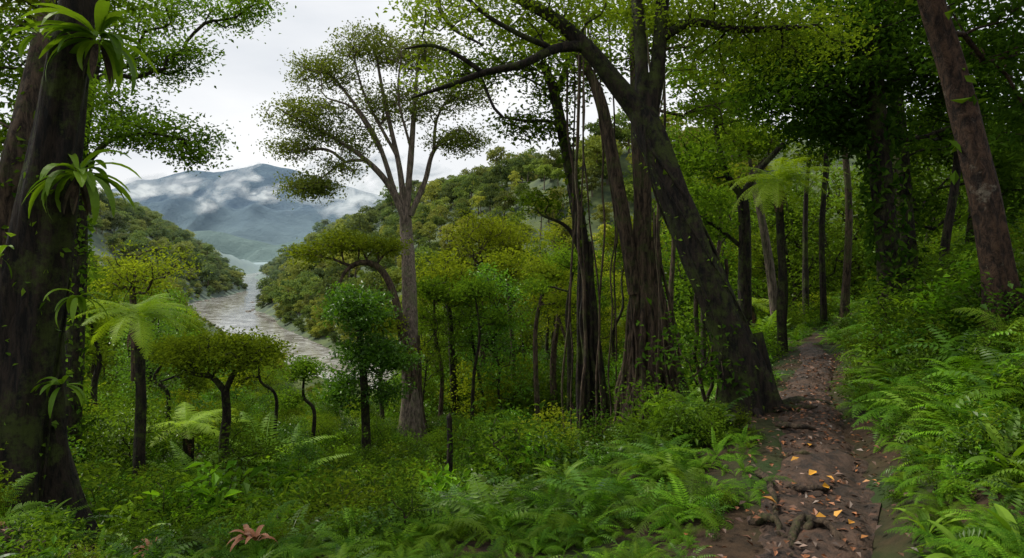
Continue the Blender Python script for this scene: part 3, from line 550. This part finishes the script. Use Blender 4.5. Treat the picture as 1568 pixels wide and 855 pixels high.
# leaning tree
def croots(mb,P,R):
    for (u,v,u2,v2,rr) in ((1178,598,1225,618,.1),(1168,612,1215,650,.08),(1130,630,1100,655,.07),(1150,635,1160,690,.08),(1190,590,1235,598,.07),(1175,605,1200,680,.05),(1140,625,1128,680,.05),(1172,600,1245,640,.055)):
        a=W(u-30,v-80,7); b=gz1(W(u,v,6.9),.05); c=gz1(W(u2,v2,7.-.3*(v2>640)),.04); e=gz1(c*1.0+(c-b)*.6,-.06)
        q,r_=smooth_path([a,b,c,e],[rr*.8,rr*.9,rr*.55,.018],8); tube(mb,q,r_,9,0,.4)
tree('leaning_tree',[(1160,645,7,.23),(1142,575,7,.195),(1110,490,7.05,.185),(1072,400,7.1,.175),(1036,310,7.2,.165),(1006,235,7.35,.158),(981,175,7.5,.145)],
 [[(984,180,7.5,.125),(945,130,7.5,.105),(900,75,7.5,.09),(850,30,7.6,.075),(790,-5,7.7,.06),(700,-60,7.8,.045)],
  [(984,185,7.5,.095),(983,110,7.55,.075),(977,20,7.6,.065),(970,-90,7.7,.055)],
  [(992,190,7.5,.095),(1006,110,7.5,.08),(1014,20,7.5,.07),(1020,-100,7.5,.06)],
  [(895,70,7.5,.06),(850,75,7.4,.05),(800,98,7.3,.042),(740,112,7.3,.036),(690,130,7.2,.028),(630,150,7.2,.012)],
  [(840,72,7.4,.035),(790,50,7.2,.03),(740,20,7.1,.025),(700,-20,7,.02)],
  [(740,112,7.3,.03),(700,85,7.2,.025),(660,70,7.1,.02),(620,75,7.,.01)],
  [(700,-60,7.8,.05),(670,-10,7.6,.03),(690,40,7.4,.022),(740,70,7.2,.012)],
  [(1010,60,7.5,.06),(1060,35,7.4,.05),(1130,45,7.3,.04),(1220,42,7.2,.03)]],
 [(760,-20,7.6,1.2,.8,.35,50),(680,25,7.2,.5,.5,.25,16),(860,25,7.7,.7,.6,.3,26),(940,20,8,.7,.6,.35,26),(1060,20,7.6,.7,.6,.35,34),(1150,30,7.4,.7,.6,.35,34),(1100,110,7.6,.45,.5,.3,14),(1230,60,7.4,.6,.6,.4,30),(1040,-90,7.6,1.8,1.2,.5,50),(650,110,7.2,.25,.3,.12,5),(800,60,8,.4,.4,.15,8)],
 54,.155,.058,[bark_dark,lf_mid,lf_shrub],step=.16,rt=.0045,rmax=.035,sides=40,rough=.4,flare=.6,extra=lambda mb,P,R:(croots(mb,P,R),climbers(160,.05,0,.8,.02)(mb,P,R),vinewrap(4,.014,16)(mb,P,R)),hostfrac=.93,zpen=.3)
# right side trees
tree('lichen_tree',[(1545,520,6,.16),(1532,440,6,.13),(1500,270,6,.118),(1465,130,6,.105),(1425,0,6,.095),(1380,-150,6.1,.085)],[],
 [(1440,-60,6.2,1.2,1,.4,50),(1540,60,6.5,.5,.5,.5,26),(1490,100,7,.4,.4,.3,10),(1560,180,6.6,.3,.4,.4,14)],50,.15,.08,[bark_red,lf_dark,lf_mid],step=.2,rt=.005,rmax=.04,sides=30,hostfrac=.7,extra=climbers(34,.17,.3,1,.08))
tree('vine_covered_tree',[(1372,540,9,.18),(1365,430,9,.16),(1352,300,9,.15),(1338,150,9,.14),(1325,0,9,.12),(1315,-120,9,.09)],[],
 [(1330,60,9,1.3,1.1,.7,70),(1250,150,9.3,.9,.9,.6,46),(1420,90,9.5,1.2,1,.7,56),(1200,60,9.5,1.0,.9,.5,40),(1300,200,9.6,.8,.8,.5,32),(1520,150,9.5,1.0,.9,.9,40),(1180,150,9.8,.5,.6,.4,12)],76,.2,.09,[bark_dark,lf_dark,lf_dark],step=.25,rt=.006,rmax=.05,extra=climbers(1700,.12,0,1,.14),hostfrac=.5,zpen=.3)
tree('rainforest_tree',[(1400,530,11,.16),(1392,420,11,.14),(1380,250,11,.12),(1366,80,11,.1),(1360,-60,11,.08)],[],
 [(1450,200,11.5,1.4,1.1,.8,50),(1540,280,12,1,1,.9,40),(1400,300,12,.7,.8,.6,20),(1340,-20,11,1.8,1.2,.6,40)],66,.25,.12,[bark_dark,lf_dark,lf_dark],step=.3,rt=.007,rmax=.05,extra=climbers(500,.13,0,.9,.1),hostfrac=.5)
tree('rainforest_tree',[(1142,520,15,.16),(1140,430,15,.14),(1140,340,15,.13),(1135,290,15,.11)],[[(1136,300,15,.09),(1110,260,15,.07),(1095,180,15,.05),(1100,100,15,.03)],[(1137,300,15,.09),(1160,265,15,.07),(1200,220,15,.05)],[(1138,380,15,.05),(1100,350,15,.04),(1070,330,14.8,.025)]],
 [(1110,130,15,1.5,1.3,.9,60),(1190,110,15.3,1.0,1.0,.6,36),(1060,240,15,1.0,1,.7,30),(1075,330,15,.5,.5,.3,12)],50,.28,.13,[bark_dark,lf_mid],step=.35,rt=.01,rmax=.05,hostfrac=.7)
tree('leaning_slender_tree',[(1195,530,17,.13),(1180,420,17,.11),(1165,330,17,.09),(1150,270,17.2,.07)],[],[(1150,210,17.5,1.2,1,.6,40)],60,.28,.14,[bark_light,lf_mid],step=.35,rt=.01,rmax=.05)
# tree ferns
def tree_fern(name,base,top,r,L,n,el=(.0,.7),droop=1.):
    mb=MB(); P,R=trunkpts([(*base,r*1.3),((base[0]+top[0])/2+4,(base[1]+top[1])/2,top[2],r),(*top,r*.9)]); tube(mb,P,R,12,0,.5,.3)
    o=P[-1]+np.array([0,0,.05]); a0=rng.random()*6
    for i in range(n): frond(mb,o,a0+i/n*6.283*1.62,L*rng.uniform(.75,1.1),L*.28,22,9,rng.uniform(*el),droop*rng.uniform(.7,1.3),1,rng.uniform(.3,.9),1.)
    for i in range(6): frond(mb,o,rng.random()*6,L*.5,L*.1,14,0,-1.0,.5,2,.3)
    return mb.obj(name,[bark_dark,lf_fern2,lf_dead])
tree_fern('tree_fern',(212,705,12),(210,486,12),.085,1.15,24,(.0,.75),.95)
tree_fern('tree_fern',(1196,525,11),(1192,282,11),.065,1.0,24,(-.1,.9),1.1)
tree_fern('tree_fern',(1150,560,19),(1150,470,19),.1,1.2,14)
tree_fern('tree_fern',(285,700,15),(285,655,15),.11,1.2,16,(.2,.8),.9)
tree_fern('tree_fern',(60,620,17),(64,560,17),.11,1.3,14,(.1,.8),.9)
def palm(name,u,v,d,L,n):
    mb=MB(); o=gz1(W(u,v,d),.1); fern(mb,o,n,L,L*.25,26,0,(.7,1.45),1.0,0); mb.obj(name,[lf_nest])
palm('palm',405,690,15,1.9,14); palm('palm',450,705,14.5,1.3,13); palm('palm',1170,520,13,1.0,10); palm('palm',300,700,12.5,1.2,11); palm('palm',755,700,13,1.0,10)
mb=MB(); P,R=trunkpts([(688,800,9,.06),(688,730,9,.048),(689,690,9,.044),(688,640,9,.04)]); tube(mb,P,R,12,0,.4,.2); tube(mb,P[-1]+np.array([[0,0,-.01],[0,0,.03],[.01,0,.07]]),[.04,.03,.002],8,0,.3); mb.obj('dead_stump',[bark_dark])
mb=MB()
for u,v,d,L,n in ((1545,640,3.6,.36,12),(1480,850,3.0,.26,12),(1420,800,3.4,.22,12),(1560,800,2.9,.3,12),(205,760,5.5,.4,14),(240,740,6.5,.45,14),(130,690,6.2,.4,14),(180,640,8,.6,14),(300,770,7,.4,10),(60,760,4.9,.3,10),(270,800,5.,.3,12),(860,800,5.6,.28,12),(1010,760,6,.3,12),(520,800,6,.3,12),(620,780,7,.35,12)):
    o=gz1(W(u,v,d),.03); rosette(mb,o,n,L,L*.085,0,(.5,1.35),1.2)
mb.obj('broadleaf_plants',[lf_nest])
# litter
mb=MB(); n=1500; yy=rng.uniform(2.6,10,n); so=rng.normal(size=n)*.26; xx=pathx(yy)+pw(yy)-so
x2=rng.uniform(-5.5,-1.2,2600); y2=rng.uniform(3.0,5.8,2600); xx=np.r_[xx,x2]; yy=np.r_[yy,y2]
C=np.c_[xx,yy,ground(xx,yy)+.06]; C[n:,2]-=.045
leaves(mb,C,.048,0,rng.random(len(C))**2.2*.9,2.,.55,0,.12)
for u,v,d in ((1265,742,4.6),(1258,760,4.4),(1250,735,4.7),(1290,800,4.0),(1300,815,3.8),(1190,790,4.1),(1265,810,3.9),(1240,690,5.3),(1225,720,5.0)):
    leaves(mb,np.array([gz1(W(u,v,d),.08)]),.08,0,rng.uniform(.92,1),2,.6,0,.15)
mb.obj('leaf_litter',[lf_dead])
mb=MB()
for (u,v,d) in ((392,850,4.2),(380,845,4.3),(230,820,4.6)):
    for i in range(7): strap(mb,gz1(W(u,v,d),.14),rng.random()*6.28,.14,.017,rng.uniform(.6,1.5),1.8,0,.7)
mb.obj('dead_fern_leaf',[lf_dead])
mb=MB()
for pts in (((1150,800),(1185,815),(1215,850)),((1210,860),(1225,815),(1270,830),(1310,850)),((1200,700),(1235,712),(1270,705)),((1160,720),(1180,760),(1195,830)),((1190,650),(1225,668),(1262,660)),((1215,825),(1260,822),(1300,860)),((1190,745),(1240,765),(1290,750)),((1210,625),(1235,635),(1265,628))):
    Q=np.array([gz1(W(u,v,1.65*F/(v-380)),.08) for u,v in pts]); Q[0,2]-=.08;Q[-1,2]-=.09
    q,r_=smooth_path(Q,np.linspace(.028,.014,len(Q)),7); q=q+rng.normal(size=q.shape)*.006; tube(mb,q,r_,8,0,.5)
mb.obj('tree_roots',[bark_brown])
# ------------------------------------------------ sky, sun, camera
el=math.radians(54); az=math.radians(-62)   # azimuth from +Y toward +X
sd=np.array([math.sin(az)*math.cos(el),math.cos(az)*math.cos(el),math.sin(el)])
w=bpy.data.worlds.new('World'); scene.world=w; w.use_nodes=True; N=w.node_tree.nodes; L=w.node_tree.links; N.clear()
sky=N.new('ShaderNodeTexSky'); sky.sky_type='NISHITA'; sky.sun_disc=False; sky.sun_elevation=el; sky.sun_rotation=az
tc=N.new('ShaderNodeTexCoord'); mp=N.new('ShaderNodeMapping'); mp.inputs['Scale'].default_value=(1,1,3); L.new(tc.outputs['Generated'],mp.inputs[0])
nz=N.new('ShaderNodeTexNoise'); nz.inputs['Scale'].default_value=2.2; nz.inputs['Detail'].default_value=6; L.new(mp.outputs[0],nz.inputs[0])
c=mixc(N,L,mrange(N,L,nz.outputs[0],.35,.65),(8.3,8.6,9.0),(11.,11.,11.))
c=mixc(N,L,.94,sky.outputs[0],c)
bg=N.new('ShaderNodeBackground'); bg.inputs[1].default_value=.1; L.new(c,bg.inputs[0]); o=N.new('ShaderNodeOutputWorld'); L.new(bg.outputs[0],o.inputs[0])
sl=bpy.data.lights.new('sun','SUN'); sl.energy=4.6; sl.angle=math.radians(11); sl.color=(1,.94,.80); so=bpy.data.objects.new('sun',sl); scene.collection.objects.link(so)
from mathutils import Vector
so.rotation_euler=Vector(tuple(sd)).to_track_quat('Z','Y').to_euler(); so.location=(0,0,60)
cd=bpy.data.cameras.new('camera'); cam=bpy.data.objects.new('camera',cd); scene.collection.objects.link(cam); scene.camera=cam
cd.sensor_width=36; cd.lens=36*F/1568; cd.shift_y=-47.5/1568; cd.clip_end=12000; cd.clip_start=.05
cam.location=(0,0,CZ); cam.rotation_euler=(math.radians(90),0,0)
scene.view_settings.view_transform='Standard'; scene.view_settings.look='None'; scene.view_settings.exposure=0
print('built ok')
